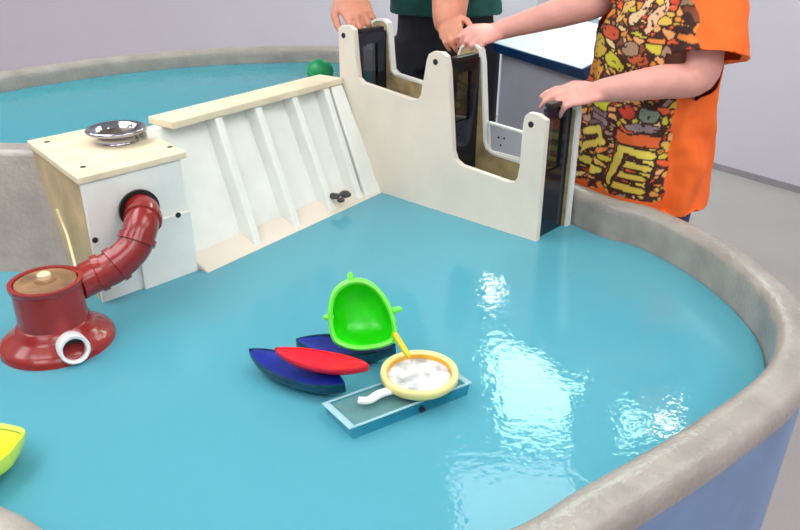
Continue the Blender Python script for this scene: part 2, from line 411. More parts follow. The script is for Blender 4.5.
# sloping face, set back under the crest
inset = .042
t0 = cF0-DN*inset+V((0, 0, -th)); t1 = cF1-DN*inset+V((0, 0, -th))
zb = W-.13; sl = slope-.040
sf = lambda p, s: V((p.x, p.y, W))+DN*s
f0, f1 = sf(cF0, sl), sf(cF1, sl)
_fd = (bC-bB); _fd.z = 0; _fd.normalize(); _bp = V((bC.x, bC.y, 0))-_fd*.006
def to_box(p): return p+DD*((_bp-p).dot(_fd)/DD.dot(_fd))
t0, f0 = to_box(t0), to_box(f0)
ext = (f0-t0)*((W-zb)/(t0.z-W))
bm = BM()
add_hull8(bm, [t0, t1, t1-DN*.03, t0-DN*.03], [f0+ext, f1+ext, V((f1.x, f1.y, zb))-DN*(sl+.06), V((f0.x, f0.y, zb))-DN*(sl+.06)])
obj('sloping_face', bm, M['white'], dam, smooth=False, bevel=.003)
# buttress ribs (screen positions of the tops and feet give their spacing along the dam)
def rib_at(xt, yt):
    p = on_z(xt, yt, ZD-.02); return (p-cF0).dot(DD)
foot_at = lambda xf, yf: (on_z(xf, yf, W)-V((cF0.x, cF0.y, W))).dot(DD)
for xt, yt, xf, yf in ((213, 117, 231, 237), (256, 107, 277, 222), (297, 98, 319, 208), (338, 91, 353, 198)):
    s = rib_at(xt, yt)
    a = cF0+DD*s+V((0, 0, -th)); fo = V((cF0.x, cF0.y, W))+DD*foot_at(xf, yf)
    w_ = DD*.011; ex_ = (fo+DN*slope-a)*.22
    bm = BM(); add_prism(bm, [a-DN*.002-w_, a-DN*(inset+.006)-w_, fo+DN*(sl-.01)-w_+ex_, fo+DN*(slope+.002)-w_+ex_], w_*2)
    obj('buttress_rib', bm, M['white'], dam, smooth=False, bevel=.003)
# foot apron between the ribs and the water, and the flared cheek against the lock wall
bm = BM()
g0 = to_box(V((cF0.x, cF0.y, W))+DN*slope)-DN*slope; g1 = V((cF1.x, cF1.y, W))
add_hull8(bm, [g0+DN*(sl-.01)+V((0, 0, .028)), g1+DN*(sl-.01)+V((0, 0, .028)), g1+DN*(slope+.012), g0+DN*(slope+.012)][::-1],
          [g0+DN*(sl-.01)+V((0, 0, -.1)), g1+DN*(sl-.01)+V((0, 0, -.1)), g1+DN*(slope+.012)+V((0, 0, -.1)), g0+DN*(slope+.012)+V((0, 0, -.1))][::-1])
obj('foot_apron', bm, M['cream'], dam, smooth=False, bevel=.004)
sC = rib_at(345, 90)
bm = BM()
a = cF0+DD*(sC)+V((0, 0, -th)); e = cF1+V((0, 0, -th))
fa = V((cF0.x, cF0.y, W))+DD*foot_at(358, 196); fe = V((e.x, e.y, W))
add_hull8(bm, [a-DN*.003, e-DN*.003, e-DN*.02, a-DN*.02], [fa+DN*(slope+.006)+ext*.5, fe+DN*(slope+.006)+ext*.5, fe+DN*(sl-.02)+ext*.5, fa+DN*(sl-.02)+ext*.5])
obj('end_cheek', bm, M['white'], dam, smooth=False, bevel=.003)
# old debris lying at the foot
for (px, py, r) in ((335, 196, .011), (345, 194, .012), (341, 200, .008)):
    c = on_z(px, py, W+.040); b = BM(); add_ell(b, c, (r*1.4, 0, 0), (0, r, 0), (0, 0, r*.8), 12, 8)
    for v in b.verts: v.co += V((noise.noise(v.co*90), noise.noise(v.co*90+V((5, 0, 0))), noise.noise(v.co*90+V((0, 5, 0)))))*.003
    o = obj('stone', b, M['stone'], loc=c-V((0, 0, r*.8)))
    tag(o, 'small dark stone caught at the foot of the last dam rib', 'stone', 'stones at the dam foot')

# ------------------------------------------------------------------ pump box at the dam's left end
box = thing('pump_box', 'cream wooden box with a white front panel at the left end of the dam', 'box', ((bA.x+bC.x)/2, (bA.y+bC.y)/2, W-.13))
FD = (bC-bB); FD.z = 0; FD.normalize(); SD = (bA-bB); SD.z = 0; SL = SD.length; SD.normalize()
FL = (bC-bB).length; FB = FL-.013; lidt = .014
B0 = V((bB.x, bB.y, 0)); at_box = lambda f, s, z: B0+FD*f+SD*s+V((0, 0, z))
bm = BM(); add_prism(bm, [at_box(-.006, -.006, ZC), at_box(FL, -.006, ZC), at_box(FL, SL, ZC), at_box(-.006, SL, ZC)], (0, 0, -lidt)); lid = obj('lid', bm, M['ply'], box, smooth=False, bevel=.002)
zt = ZC-lidt-.0005
bm = BM(); add_prism(bm, [at_box(.0, .012, W-.13), at_box(0.02, .012, W-.13), at_box(.02, SL-.01, W-.13), at_box(0, SL-.01, W-.13)], (0, 0, zt-W+.13)); obj('side_panel', bm, M['tan'], box, smooth=False, bevel=.001)
bm = BM(); add_prism(bm, [at_box(FB-.022, .012, W-.13), at_box(FB-.004, .012, W-.13), at_box(FB-.004, SL-.01, W-.13), at_box(FB-.022, SL-.01, W-.13)], (0, 0, zt-W+.13)); obj('side_panel', bm, M['white'], box, smooth=False, bevel=.001)
bm = BM(); add_prism(bm, [at_box(.021, SL-.03, W-.13), at_box(FB-.023, SL-.03, W-.13), at_box(FB-.023, SL-.011, W-.13), at_box(.021, SL-.011, W-.13)], (0, 0, zt-W+.13)); obj('back_panel', bm, M['tan'], box, smooth=False)
bm = BM(); add_prism(bm, [at_box(0, -.002, W-.13), at_box(FB, -.002, W-.13), at_box(FB, .0115, W-.13), at_box(0, .0115, W-.13)], (0, 0, zt-W+.13)); front = obj('front_panel', bm, M['white'], box, smooth=False, bevel=.002)
FPn = -SD
def on_front(x, y, out=.002): return on_plane(x, y, at_box(0, -out, 0), SD)
sk = on_front(186, 214)
bm = BM(); zz = on_front(150, 224).z
add_prism(bm, [at_box(FB*.42, -.012, W-.13), at_box(FB+.003, -.012, W-.13), at_box(FB+.003, -.0025, W-.13), at_box(FB*.42, -.0025, W-.13)], (0, 0, zz-W+.13)); obj('lower_skirt', bm, M['white'], box, smooth=False, bevel=.002)
for (x, y) in ((95, 240), (178, 215)):
    c = on_front(x, y); b = BM(); add_lathe(b, c, [(.006, 0), (.006, .002), (.003, .0035)], 12, FPn); obj('screw', b, M['screw'], front)
for (x, y) in ((47, 142), (83, 167), (170, 147)):
    c = on_z(x, y, ZC); b = BM(); add_lathe(b, c, [(.006, -.001), (.006, .0008), (.003, .0016)], 12); obj('screw', b, M['screw'], lid)
# round pipe socket in the front panel
hc = on_front(139, 209, .002)
bm = BM(); add_lathe(bm, hc, [(.034, -.001), (.042, -.001), (.042, .006), (.034, .006)], 28, FPn, closed=True); obj('pipe_gasket', bm, M['black'], box)

# chrome bowl on the box
c = on_z(118, 141, ZC+.0005)
bowl = thing('metal_bowl', 'flared chrome bowl standing on the lid of the cream box', 'bowl', c)
bm = BM(); add_lathe(bm, c, [(.040, 0), (.043, .002), (.040, .007), (.044, .014), (.055, .020), (.0625, .023), (.065, .027), (.0625, .031), (.056, .031), (.049, .027), (.043, .019), (.036, .012), (.002, .0115)], 40); obj('body', bm, M['chrome'], bowl, angle=70)
bm = BM(); add_lathe(bm, c, [(.0425, .0195), (.036, .0135), (.022, .0128), (.021, .018), (.015, .020), (.012, .015), (.001, .0148)], 28); obj('drain_plug', bm, M['drain'], bowl)

# ------------------------------------------------------------------ red turbine housing with its elbow pipe
tb = on_z(47, 352, W)
tz = z_at(V((tb.x, tb.y, 0)), 279)
tcen = on_z(45, 279, tz)
for _ in range(8):
    tb = V((tcen.x, tcen.y+.0, W)); tz = W+.129; tcen = on_z(45, 280, tz)
tb = V((tcen.x, tcen.y, W))
turb = thing('turbine', 'red brown plastic turbine housing standing in the water at the left', 'turbine', tb-V((0, 0, .13)))
R1 = .060
bm = BM(); h = tz-W
add_lathe(bm, tb, [(.102, -.13), (.102, .008), (.099, .014), (.092, .019), (R1+.016, .030), (R1+.010, .036), (R1+.007, .044), (R1+.001, .048), (R1, h-.012), (R1+.004, h-.008), (R1+.004, h), (R1-.004, h), (R1-.006, h-.006), (.002, h-.006)], 44)
body = obj('housing', bm, M['redpvc'], turb, angle=45)
bm = BM(); add_lathe(bm, tb, [(R1-.007, h-.0058), (R1-.007, h-.002), (.02, h-.0005), (.018, h+.004), (.002, h+.004)], 40); obj('cover_disc', bm, M['brown'], turb)
bm = BM(); add_lathe(bm, tb, [(.012, h+.0042), (.012, h+.012), (.008, h+.015), (.001, h+.015)], 20); obj('hub', bm, M['brass'], turb)
# outlet
oc = on_z(73, 349, W+.022)
od = V((oc.x-tb.x, oc.y-tb.y, 0)).normalized(); od = (od+V((.1, -.35, 0))).normalized(); oc = oc-od*.006+V((0, 0, .002))
bm = BM(); add_lathe(bm, oc, [(.020, -.03), (.027, -.03), (.027, .026), (.025, .029), (.020, .027)], 28, od+V((0, 0, .25)), closed=True); outl = obj('outlet_ring', bm, M['pvcwhite'], turb)
bm = BM(); add_lathe(bm, oc, [(.0198, -.004), (.0198, -.001), (.001, .0)], 24, od+V((0, 0, .25))); obj('outlet_bore', bm, M['black'], outl)
# elbow pipe
pj = tb+V((.03, .045, h-.034))
hcp = hc+FPn*.0
hd = (hc-CAM).dot(V((0, cP, -sP))); jd = (pj-CAM).dot(V((0, cP, -sP)))
pp = catmull([hc-FPn*.008, hc+FPn*.022+V((0, 0, -.002)), on_d(141, 226, hd-.045), on_d(133, 248, hd-.058), on_d(114, 266, hd*.7+jd*.3-.04), on_d(95, 275, hd*.35+jd*.65-.01), pj], 8, closed=False)
bm = BM(); add_tube(bm, pp, .0335, 24); pipe = obj('elbow_pipe', bm, M['redpvc'], turb, angle=60)
for i in (12, 21, 31, 38):
    i = min(i, len(pp)-2); t = (pp[i+1]-pp[i-1]).normalized()
    b = BM(); add_lathe(b, pp[i], [(.032, -.008), (.037, -.007), (.0375, .006), (.032, .008)], 26, t); obj('pipe_collar', b, M['redpvc'], pipe)
# cord from the box to the turbine rim
ca = at_box(-.004, SL*.45, on_z(60, 215, .8).z); ca = on_plane(57, 210, at_box(-.005, 0, 0), FD); cb = tb+V((R1*.62, .048, h+.006))
ck = on_plane(66, 232, at_box(-.012, 0, 0), FD)
bm = BM(); add_tube(bm, catmull([ca, ck, (ck+cb)/2+V((0, 0, .006)), cb], 6, closed=False), .0028, 8, round_ends=True)
o = obj('cord', bm, M['cord'], loc=cb); tag(o, 'thin cream cord running down from the box side to the red turbine', 'cord')

# ------------------------------------------------------------------ lock
lock = thing('canal_lock', 'cream model canal lock walls with three pairs of tall rounded uprights', 'lock', (A1.x+.2, A1.y-.1, W-.13))
outl1 = [(338, 28), (341, 25.5), (349, 25.5), (353.5, 30), (356, 60), (358, 78), (362, 82.5), (412, 99.5), (417, 99.5), (420.5, 95), (426.5, 60), (428.5, 54), (433, 51.5), (442, 52.5), (446.5, 57), (448.5, 70), (451, 120), (452.5, 152), (455, 160), (461, 165.5), (508, 182), (513.5, 182.5), (517, 178), (519.5, 165), (522.5, 125), (524.5, 116), (529, 112.5), (538, 114.5), (543, 120)]
def wall_outline(off):
    P = [p1(x, y)+off for x, y in outl1]
    last = p1(536, 242); e = V((last.x, last.y, W-.13))+off
    P[-1] = V((e.x, e.y, P[-1].z)); P.append(e)
    s = p1(338, 28); P.append(V((s.x, s.y, W-.13))+off); P[0] = V((P[-1].x, P[-1].y, P[0].z))
    return P
TH = .017
def add_wall(bm, P, ext):
    fc = bm.faces.new([bm.verts.new(p) for p in P]); 
    r = bmesh.ops.triangulate(bm, faces=[fc])
    g = bmesh.ops.extrude_face_region(bm, geom=list(bm.faces)); bmesh.ops.translate(bm, verts=[v for v in g['geom'] if isinstance(v, bmesh.types.BMVert)], vec=ext)
bm = BM(); add_prism(bm, wall_outline(V((0, 0, 0))), GD*TH); wf = obj('front_wall', bm, M['cream'], lock, smooth=False, bevel=.002)
bm = BM(); add_prism(bm, wall_outline(GD*(GW-TH*.2)), GD*TH); wb = obj('back_wall', bm, M['tandark'], lock, smooth=False, bevel=.002)
wb['label'] = 'mottled tan back wall with white edges'
# white edging of the back wall's cut edge
PB = wall_outline(GD*(GW-TH*.2))
bm = BM()
for a, b in zip(PB[:-2], PB[1:-1]):
    d = (b-a); L_ = d.length; d.normalize(); nrm = d.cross(GD).normalized()
    add_box(bm, (a+b)/2+GD*TH*.5+nrm*(.0015 if nrm.dot(V((0,0,1)))>-2 else 0), d*(L_/2+.0005), GD*(TH*.5+.0015), nrm*.003)
obj('edge_strip', bm, M['white'], wb, smooth=False); 
# added plate for the rim seen through the last window; white frame paints its edge highlights
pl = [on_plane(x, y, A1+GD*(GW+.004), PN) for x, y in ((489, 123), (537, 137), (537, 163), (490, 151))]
bm = BM(); add_prism(bm, pl, GD*.008); plate = obj('rim_band_plate', bm, M['greypaint'], lock, smooth=False)
plate['label'] = 'small added grey plate for the rim, white frame for its edge highlights, three dark dots'
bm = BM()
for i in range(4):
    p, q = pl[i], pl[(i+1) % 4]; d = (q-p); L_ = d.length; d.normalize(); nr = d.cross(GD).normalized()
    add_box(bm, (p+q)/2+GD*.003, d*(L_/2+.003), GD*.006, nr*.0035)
obj('highlight_frame', bm, M['white'], plate, smooth=False, bevel=.0015)
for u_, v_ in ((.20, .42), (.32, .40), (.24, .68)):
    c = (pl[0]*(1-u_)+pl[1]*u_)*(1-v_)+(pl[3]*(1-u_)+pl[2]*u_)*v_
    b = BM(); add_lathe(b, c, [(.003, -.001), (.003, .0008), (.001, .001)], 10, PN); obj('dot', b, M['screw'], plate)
# chamber bottom
s0 = V((p1(338, 28).x, p1(338, 28).y, 0)); e0 = V((p1(536, 242).x, p1(536, 242).y, 0))
bm = BM(); add_prism(bm, [V((s0.x, s0.y, W-.13))+GD*TH, V((e0.x, e0.y, W-.13))+GD*TH, V((e0.x, e0.y, W-.13))+GD*(GW-TH*.2), V((s0.x, s0.y, W-.13))+GD*(GW-TH*.2)], (0, 0, .02)); obj('chamber_floor', bm, M['tandark'], lock, smooth=False)
for (x, y) in ((343.5, 35.5), (435.5, 62), (531, 124.5)):
    c = p1(x, y); b = BM(); add_lathe(b, c, [(.0075, -.001), (.0075, .001), (.0045, .0015), (.004, .0008)], 14, PN); obj('pin_hole', b, M['black'], wf)

# three lift gates
gates = []
def lift_gate(px, ztop, label, lower_open):
    c = p1(*px); c = V((c.x, c.y, 0))+GD*TH
    w0, w1 = .001, GW-TH*1.2-.0035
    t = thing('lift_gate', label, 'gate', c+GD*(w1/2)+V((0, 0, W-.11)), 'lock gates')
    T = PD*.010
    z0 = W-.109
    P = lambda g, z: c+GD*g+V((0, 0, z))
    zt = ztop; zm = zt-.155
    b = BM(); add_prism(b, [P(w0, z0), P(w1, z0), P(w1, zm), P(w0, zm)], T); obj('lower_board', b, M['gate'], t, smooth=False, bevel=.001)
    b = BM()
    for g0, g1, za, zb_ in ((w0, w0+.020, zm, zt-.03), (w1-.034, w1, zm, zt-.03), (w0, w1, zt-.03, zt)):
        add_prism(b, [P(g0, za), P(g1, za), P(g1, zb_), P(g0, zb_)], T)
    obj('frame', b, M['gate'], t, smooth=False)
    b = BM(); add_prism(b, [P(w0+.020, zm), P(w1-.034, zm), P(w1-.034, zt-.03), P(w0+.020, zt-.03)], T*.4); obj('smoked_window', b, M['smoke'], t, smooth=False)
    b = BM(); add_prism(b, [P(w0+.012, zt)-PD*.006, P(w1-.012, zt)-PD*.006, P(w1-.012, zt+.012)-PD*.006, P(w0+.012, zt+.012)-PD*.006], T+PD*.012); obj('grip_rail', b, M['black'], t, smooth=False, bevel=.003)
    m = (w0+w1)/2
    return P(m, zt+.012)+T*.5
U1, U2, U3 = p1(347, 40), p1(438, 62), p1(533, 124)
zU1, zU2, zU3 = p1(347, 26).z, p1(437, 53).z, p1(535, 114).z
H1 = lift_gate((351, 60), zU1-.022, 'dark lift gate at the far left end of the lock, under the adult hand', False)
H2 = lift_gate((444, 100), zU2-.022, 'dark lift gate in the middle of the lock, behind the tall middle upright', False)
H3 = lift_gate((534, 180), zU3+.010, 'dark lift gate closing the right end of the lock by the front pool', True)

# ------------------------------------------------------------------ toys in the water
def boat(name_loc, ends, width, mats, label, height=.034, lift=.004, roll=0, blunt=False, group='toy boats'):
    a, b = V(ends[0]), V(ends[1]); c = (a+b)/2; d = (b-a); L_ = d.length; d.normalize()
    s = V((-d.y, d.x, 0)).normalized(); upv = d.cross(s)
    if upv.z < 0: upv = -upv
    s = (s*math.cos(roll)+upv*math.sin(roll)); upv = d.cross(s);
    if upv.z < 0: upv = -upv
    c = V((c.x, c.y, c.z+lift))
    t = thing('toy_boat', label, 'toy boat', c-upv*height*.5, group)
    def plan(k):        # half width along the hull
        if blunt: return width/2*max(0, 1-abs(k)**12)**.6*(.80+.20*(1-k*k)) + .0005
        return width/2*max(0, 1-abs(k)**2.3)**.85+.0006
    N_ = 28; ks = [-1+2*i/N_ for i in range(N_+1)]
    bm = BM(); rings = []
    for k in ks:
        w = plan(k); x = c+d*(k*L_/2); sheer = .006*k*k
        pr_ = [(-1, 0), (-1.03, -.15), (-.9, -.5), (-.6, -.85), (-.25, -1), (.25, -1), (.6, -.85), (.9, -.5), (1.03, -.15), (1, 0), (.84, 0), (.80, -.48), (-.80, -.48), (-.84, 0)]
        hk = height*(1-.45*abs(k)**3)
        rings.append([x+s*(u*w)+upv*(sheer+v*hk+height*.5) for u, v in pr_])
    add_rings(bm, rings)
    hull = obj('hull', bm, mats[0], t, angle=50)
    bm = BM(); rings = []
    for k in [q*.955 for q in ks]:
        w = plan(k)*.81; x = c+d*(k*L_/2); sheer = .006*k*k
        hk = height*(1-.45*abs(k)**3)
        rings.append([x+s*(u*w)+upv*(sheer+hk*v+height*.5) for u, v in ((-1, -.05), (-.55, -.10), (0, -.12), (.55, -.10), (1, -.05), (.9, -.3), (0, -.4), (-.9, -.3))])
    add_rings(bm, rings); obj('deck', bm, mats[1], t, angle=50)
    # little thwart ridge along the deck
    return t
zb0 = W+.012
boat('b', (on_z(251, 361, zb0), on_z(346, 396, zb0)), .062, (M['teal'], M['blue']), 'navy blue toy boat floating nearest the camera, left of the clear tray', roll=.12)
boat('b', (on_z(297, 351, zb0), on_z(396, 357, zb0)), .062, (M['teal'], M['blue']), 'navy blue toy boat floating behind the red one, under the green scoop', roll=.1)
boat('b', (on_z(276, 358, zb0+.036), on_z(369, 375, zb0+.036)), .046, (M['redpl'], M['redpl']), 'narrow red toy boat lying across the two navy boats', height=.022, roll=.06)
yb = on_z(20, 440, W+.02)
boat('b', (on_z(14, 470, W+.02), on_z(-84, 456, W+.02)), .130, (M['lime_edge'], M['yellow']), 'yellow toy boat cut off by the left edge of the picture', height=.04, blunt=True)

# green scoop: D shaped basket with its mouth to the camera
gz = 1.300
gc = on_d(362, 318, gz)
X = V((1, 0, 0)); Yv = V((0, .30, .954)).normalized(); Zn = X.cross(Yv).normalized()     # towards the camera
if Zn.y > 0: Zn = -Zn
gp = [(331, 296), (337, 287), (346, 281), (356, 279), (368, 281), (379, 289), (388, 301), (394, 315), (397, 330), (395, 341), (386, 346), (372, 349), (357, 350), (343, 347), (333, 341), (329, 328), (328, 311)]
ppx = gz/F
scoop = thing('scoop', 'bright green D-shaped scoop with three nubs and a yellow handle, propped on the back boat', 'toy scoop', gc-Yv*.045)
loc2 = [((x-362)*ppx, -(y-318)*ppx/.97) for x, y in gp]
sm = [(p.x, p.y) for p in catmull([V((a, b, 0)) for a, b in loc2], 4)]
def gring(k, dz): return [gc+X*(a*k)+Yv*(b*k)+Zn*dz for a, b in sm]
bm = BM(); add_rings(bm, [gring(.97, .0), gring(.90, -.017), gring(.78, -.037), gring(.55, -.050), gring(.1, -.055), gring(.01, -.0555), gring(.01, -.051), gring(.1, -.051), gring(.52, -.046), gring(.74, -.034), gring(.85, -.015), gring(.88, .001), gring(.97, .0)], cap=False)
obj('basket', bm, M['green'], scoop, angle=60)
bm = BM(); add_rings(bm, [gring(.86, -.003), gring(.86, .005), gring(.93, .008), gring(1.0, .005), gring(1.01, -.004), gring(.95, -.007), gring(.86, -.003)], cap=False); rimo = obj('rim', bm, M['lime'], scoop, angle=60)
for (x, y, dx, dy) in ((351, 279, -.1, 1), (329, 317, -1, -.1), (396, 310, 1, .25)):
    p = gc+X*((x-362)*ppx)+Yv*(-(y-318)*ppx/.97); d = (X*dx+Yv*dy).normalized()
    b = BM(); add_tube(b, [p-d*.003, p+d*.003, p+d*.006], [.0058, .0055, .005], 12, round_ends=True); obj('nub', b, M['lime'], rimo)
hp0 = on_d(395, 335, gz-.004); hp1 = on_d(408, 355, 1.262)
bm = BM(); add_tube(bm, [hp0, hp0*.6+hp1*.4, hp1], [.006, .0058, .005], 12, round_ends=True); obj('handle', bm, M['olive'], scoop)

# clear tray
tzt = W+.022
tc = [on_z(324, 404, tzt), on_z(351, 429, tzt), on_z(470, 384, tzt), on_z(441, 363, tzt)]
tm = sum(tc, V())/4
tray = thing('plastic_tray', 'clear plastic tray floating under the yellow-rimmed sieve', 'tray', V((tm.x, tm.y, W-.02)))
low_ = [V((tm.x, tm.y, W-.018))+(V((p.x, p.y, 0))-V((tm.x, tm.y, 0)))*.93 for p in tc]
bm = BM()
def loopq(P, Q, bm):
    a = [bm.verts.new(p) for p in P]; b = [bm.verts.new(p) for p in Q]
    for i in range(4): bm.faces.new((a[i], a[(i+1) % 4], b[(i+1) % 4], b[i]))
    return a, b
ins = lambda P, k: [tm.lerp(p, 1)*0+V((tm.x, tm.y, p.z))+(V((p.x, p.y, 0))-V((tm.x, tm.y, 0)))*k for p in P]
a, b_ = loopq(tc, low_, bm); bm.faces.new(b_)
o = obj('tray_body', bm, M['clear'], tray, smooth=False)
bm = BM(); T0 = ins(tc, 1.03); T1 = ins(tc, .93)
for i in range(4):
    j = (i+1) % 4; add_prism(bm, [T0[i], T0[j], T1[j], T1[i]], (0, 0, .003))
obj('tray_rim', bm, M['clearedge'], tray, smooth=False, bevel=.001)
bm = BM(); add_hull8(bm, [p+V((0, 0, -.001)) for p in ins(tc, .90)], [p+V((0, 0, -.008)) for p in ins(tc, .86)]); obj('inner_panel', bm, M['clearin'], tray, smooth=False)
pc = (low_[1]*.42+low_[2]*.58)*.35+(tc[1]*.42+tc[2]*.58)*.65
bm = BM(); add_lathe(bm, pc, [(.005, -.003), (.005, .003), (.002, .004)], 12, (.35, -.93, 0)); obj('stud', bm, M['black'], tray)

# sieve
sz = tzt+.0045
sc_ = on_z(419.5, 374, sz+.012)
sc_ = V((sc_.x, sc_.y, sz))
sv = thing('sieve', 'round pale yellow sieve with white mesh lying on the clear tray', 'sieve', sc_)
bm = BM(); add_lathe(bm, sc_, [(.056, 0), (.060, .001), (.0645, .006), (.0655, .014), (.0645, .019), (.060, .0205), (.0555, .018), (.0535, .010), (.054, .003)], 48, closed=True); obj('ring', bm, M['sievering'], sv, angle=70)
bm = BM(); add_lathe(bm, sc_, [(.0535, .0085), (.0535, .0165), (.0545, .0165), (.0545, .0085)], 48, closed=True); obj('inner_band', bm, M['orangepl'], sv)
bm = BM()
G = 26; grid = {}
for i in range(G+1):
    for j in range(G+1):
        u, v = 2*i/G-1, 2*j/G-1
        q = V((u*math.sqrt(1-v*v/2), v*math.sqrt(1-u*u/2), 0))*.0538
        zz = .0085+.006*noise.noise(V((q.x*45, q.y*60, 3)))*(1-(q.length/.054)**4)-.002*(1-(q.length/.054)**2)
        grid[i, j] = bm.verts.new(sc_+q+V((0, 0, zz)))
for i in range(G):
    for j in range(G): bm.faces.new((grid[i, j], grid[i+1, j], grid[i+1, j+1], grid[i, j+1]))
o = obj('strainer_mesh', bm, M['mesh'], sv); sol = o.modifiers.new('s', 'SOLIDIFY'); sol.thickness = .001
hs = [on_z(x, y, sz+.006) for x, y in ((392, 390), (379, 394), (369, 400), (358, 400))]
bm = BM(); rings = []
hc_ = catmull(hs, 5, closed=False)
for i, p in enumerate(hc_):
    t = (hc_[min(i+1, len(hc_)-1)]-hc_[max(i-1, 0)]).normalized(); s = V((-t.y, t.x, 0)).normalized()
    w_ = .0085-.002*(i/len(hc_))
    rings.append([p+s*w_+V((0, 0, .0025)), p-s*w_+V((0, 0, .0025)), p-s*w_-V((0, 0, .003)), p+s*w_-V((0, 0, .003))])
add_rings(bm, rings); o = obj('handle', bm, M['whitepl'], sv, smooth=False, bevel=.001); o['label'] = 'short white handle'

# green ball in the raised pool
gb = on_z(320, 71, UW+.022)
gt = thing('toy_ball', 'green plastic ball floating by the far end of the dam', 'ball', gb-V((0, 0, .036)))
bm = BM(); add_ell(bm, gb, (.043, 0, 0), (0, .043, 0), (0, 0, .038), 28, 16); obj('shell', bm, M['ballgreen'], gt)
bm = BM(); add_lathe(bm, gb, [(.0425, -.002), (.0445, 0), (.0425, .002)], 36, (.3, -.3, 1)); obj('seam', bm, M['ballgreen'], gt)

# ------------------------------------------------------------------ sloping sign behind the lock
zs = .93
sl_ = on_z(492, 43, zs); sr_ = on_z(582, 70, zs)
e1 = (sr_-sl_); Ls = e1.length; e1.normalize(); e2h = V((-e1.y, e1.x, 0))
if e2h.y < 0: e2h = -e2h
e2 = (e2h*.93+V((0, 0, .36))).normalized(); e3 = e1.cross(e2)
if e3.z < 0: e3 = -e3
DS = .30
stand = thing('information_stand', 'grey pedestal with a sloping white sign board edged in dark blue, behind the lock', 'sign', (sl_+sr_)/2*1+e2h*.2-V((0, 0, zs)))
bm = BM(); add_prism(bm, [sl_, sr_, sr_+e2*DS, sl_+e2*DS], -e3*.035); brd = obj('board', bm, M['signblue'], stand, smooth=False, bevel=.003)
bm = BM(); i0, i1, j0, j1 = .004, Ls-.006, .004, DS-.06
add_prism(bm, [sl_+e1*i0+e2*j0, sl_+e1*i1+e2*j0, sl_+e1*i1+e2*j1, sl_+e1*i0+e2*j1], e3*.0015); obj('sign_face', bm, M['signwhite'], brd, smooth=False)
bm = BM(); add_prism(bm, [sl_+e1*i0+e2*(DS-.03), sl_+e1*i1+e2*(DS-.03), sl_+e1*i1+e2*(DS-.006), sl_+e1*i0+e2*(DS-.006)], e3*.0015); obj('header_strip', bm, M['signwhite'], brd, smooth=False)
pq = [sl_+e1*.0+e2*.03, sr_-e1*.02+e2*.03, sr_-e1*.02+e2*(DS-.04), sl_+e2*(DS-.04)]
bm = BM(); add_hull8(bm, [p-e3*.0355 for p in pq], [V((p.x, p.y, 0)) for p in pq]); obj('pedestal', bm, M['greypaint'], stand, smooth=False, bevel=.006)
bm = BM(); add_hull8(bm, [V((p.x, p.y, .03))+(e1*s1+e2h*s2)*.004 for p, s1, s2 in zip(pq, (-1, 1, 1, -1), (-1, -1, 1, 1))], [V((p.x, p.y, 0))+(e1*s1+e2h*s2)*.004 for p, s1, s2 in zip(pq, (-1, 1, 1, -1), (-1, -1, 1, 1))]); obj('base_plate', bm, M['greypaint'], stand, smooth=False)

# ------------------------------------------------------------------ people
def add_hand(bm, wrist, tip_dir, back_n, size, spread, curls, thumb_side, thumb_curl=.5, wr=.026):
    """palm and five fingers; tip_dir = towards the fingers, back_n = out of the back of the hand"""
    f = V(tip_dir).normalized(); n = V(back_n); n = (n-f*n.dot(f)).normalized(); s = f.cross(n).normalized()*thumb_side   # s points to the thumb side
    S = size                                           # hand length
    pl = S*.50; pw = S*.225; pt = S*.072
    wrist = V(wrist)
    rings = []
    for k, wv, tv in ((-.14, wr/pw*.92, 1.25*wr/pt*.62), (0, .80, 1.12), (.3, .93, 1.15), (.65, 1.02, 1.05), (.92, .98, .85), (1.0, .86, .6)):
        c = wrist+f*(pl*k)-n*(pl*.10*max(k, 0)**2)
        rings.append([c+s*(math.cos(a)*pw*wv)+n*(math.sin(a)*pt*tv) for a in [2*math.pi*i/16 for i in range(16)]])
    add_rings(bm, rings)
    lens = (.40, .45, .42, .33); offs = (.70, .24, -.24, -.68)
    for i in range(4):
        b0 = wrist+f*(pl*(.90 if i in (1, 2) else .84))+s*(pw*offs[i])-n*(pl*.07)
        sp = (offs[i])*spread
        d = (f+s*sp).normalized(); L_ = lens[i]*S; p = b0; pts = [b0-d*pl*.25, b0]; r0 = S*.050*(1 if i < 3 else .88); rad = [r0*.9, r0*1.02]
        ang = 0
        for seg, cu in zip((.44, .31, .25), curls[i]):
            ang += cu; dd = d*math.cos(ang)-n*math.sin(ang)
            q = p+dd*(L_*seg); pts += [p.lerp(q, .5), q]; rad += [r0*.93, r0*(1.0 if seg > .3 else .80)]; p = q
            r0 *= .93
        add_tube(bm, pts, rad, 12, round_ends=True)
    b0 = wrist+f*(pl*.22)+s*(pw*.72)-n*pt*.4
    d1 = (f*.72+s*.62-n*.35*thumb_curl).normalized(); d2 = (f*.90+s*.12-n*.65*thumb_curl).normalized(); d3 = (f*.92-s*.12-n*.75*thumb_curl).normalized()
    q1 = b0+d1*S*.20; q2 = q1+d2*S*.16; q3 = q2+d3*S*.12; r = S*.062
    add_tube(bm, [b0-d1*S*.08, b0, q1, q2, q3], [r*.9, r*1.15, r*.95, r*.88, r*.72], 12, round_ends=True)
def limb(bm, pts, rad, n=18):
    P = [V(p) for p in pts]; C = catmull(P, 5, closed=False); R = []
    m = len(P)-1
    for i in range(len(C)):
        t = i/5; k = min(int(t), m-1); w = t-k; R.append(rad[k]*(1-w)+rad[k+1]*w)
    add_tube(bm, C, R, n, round_ends=True)
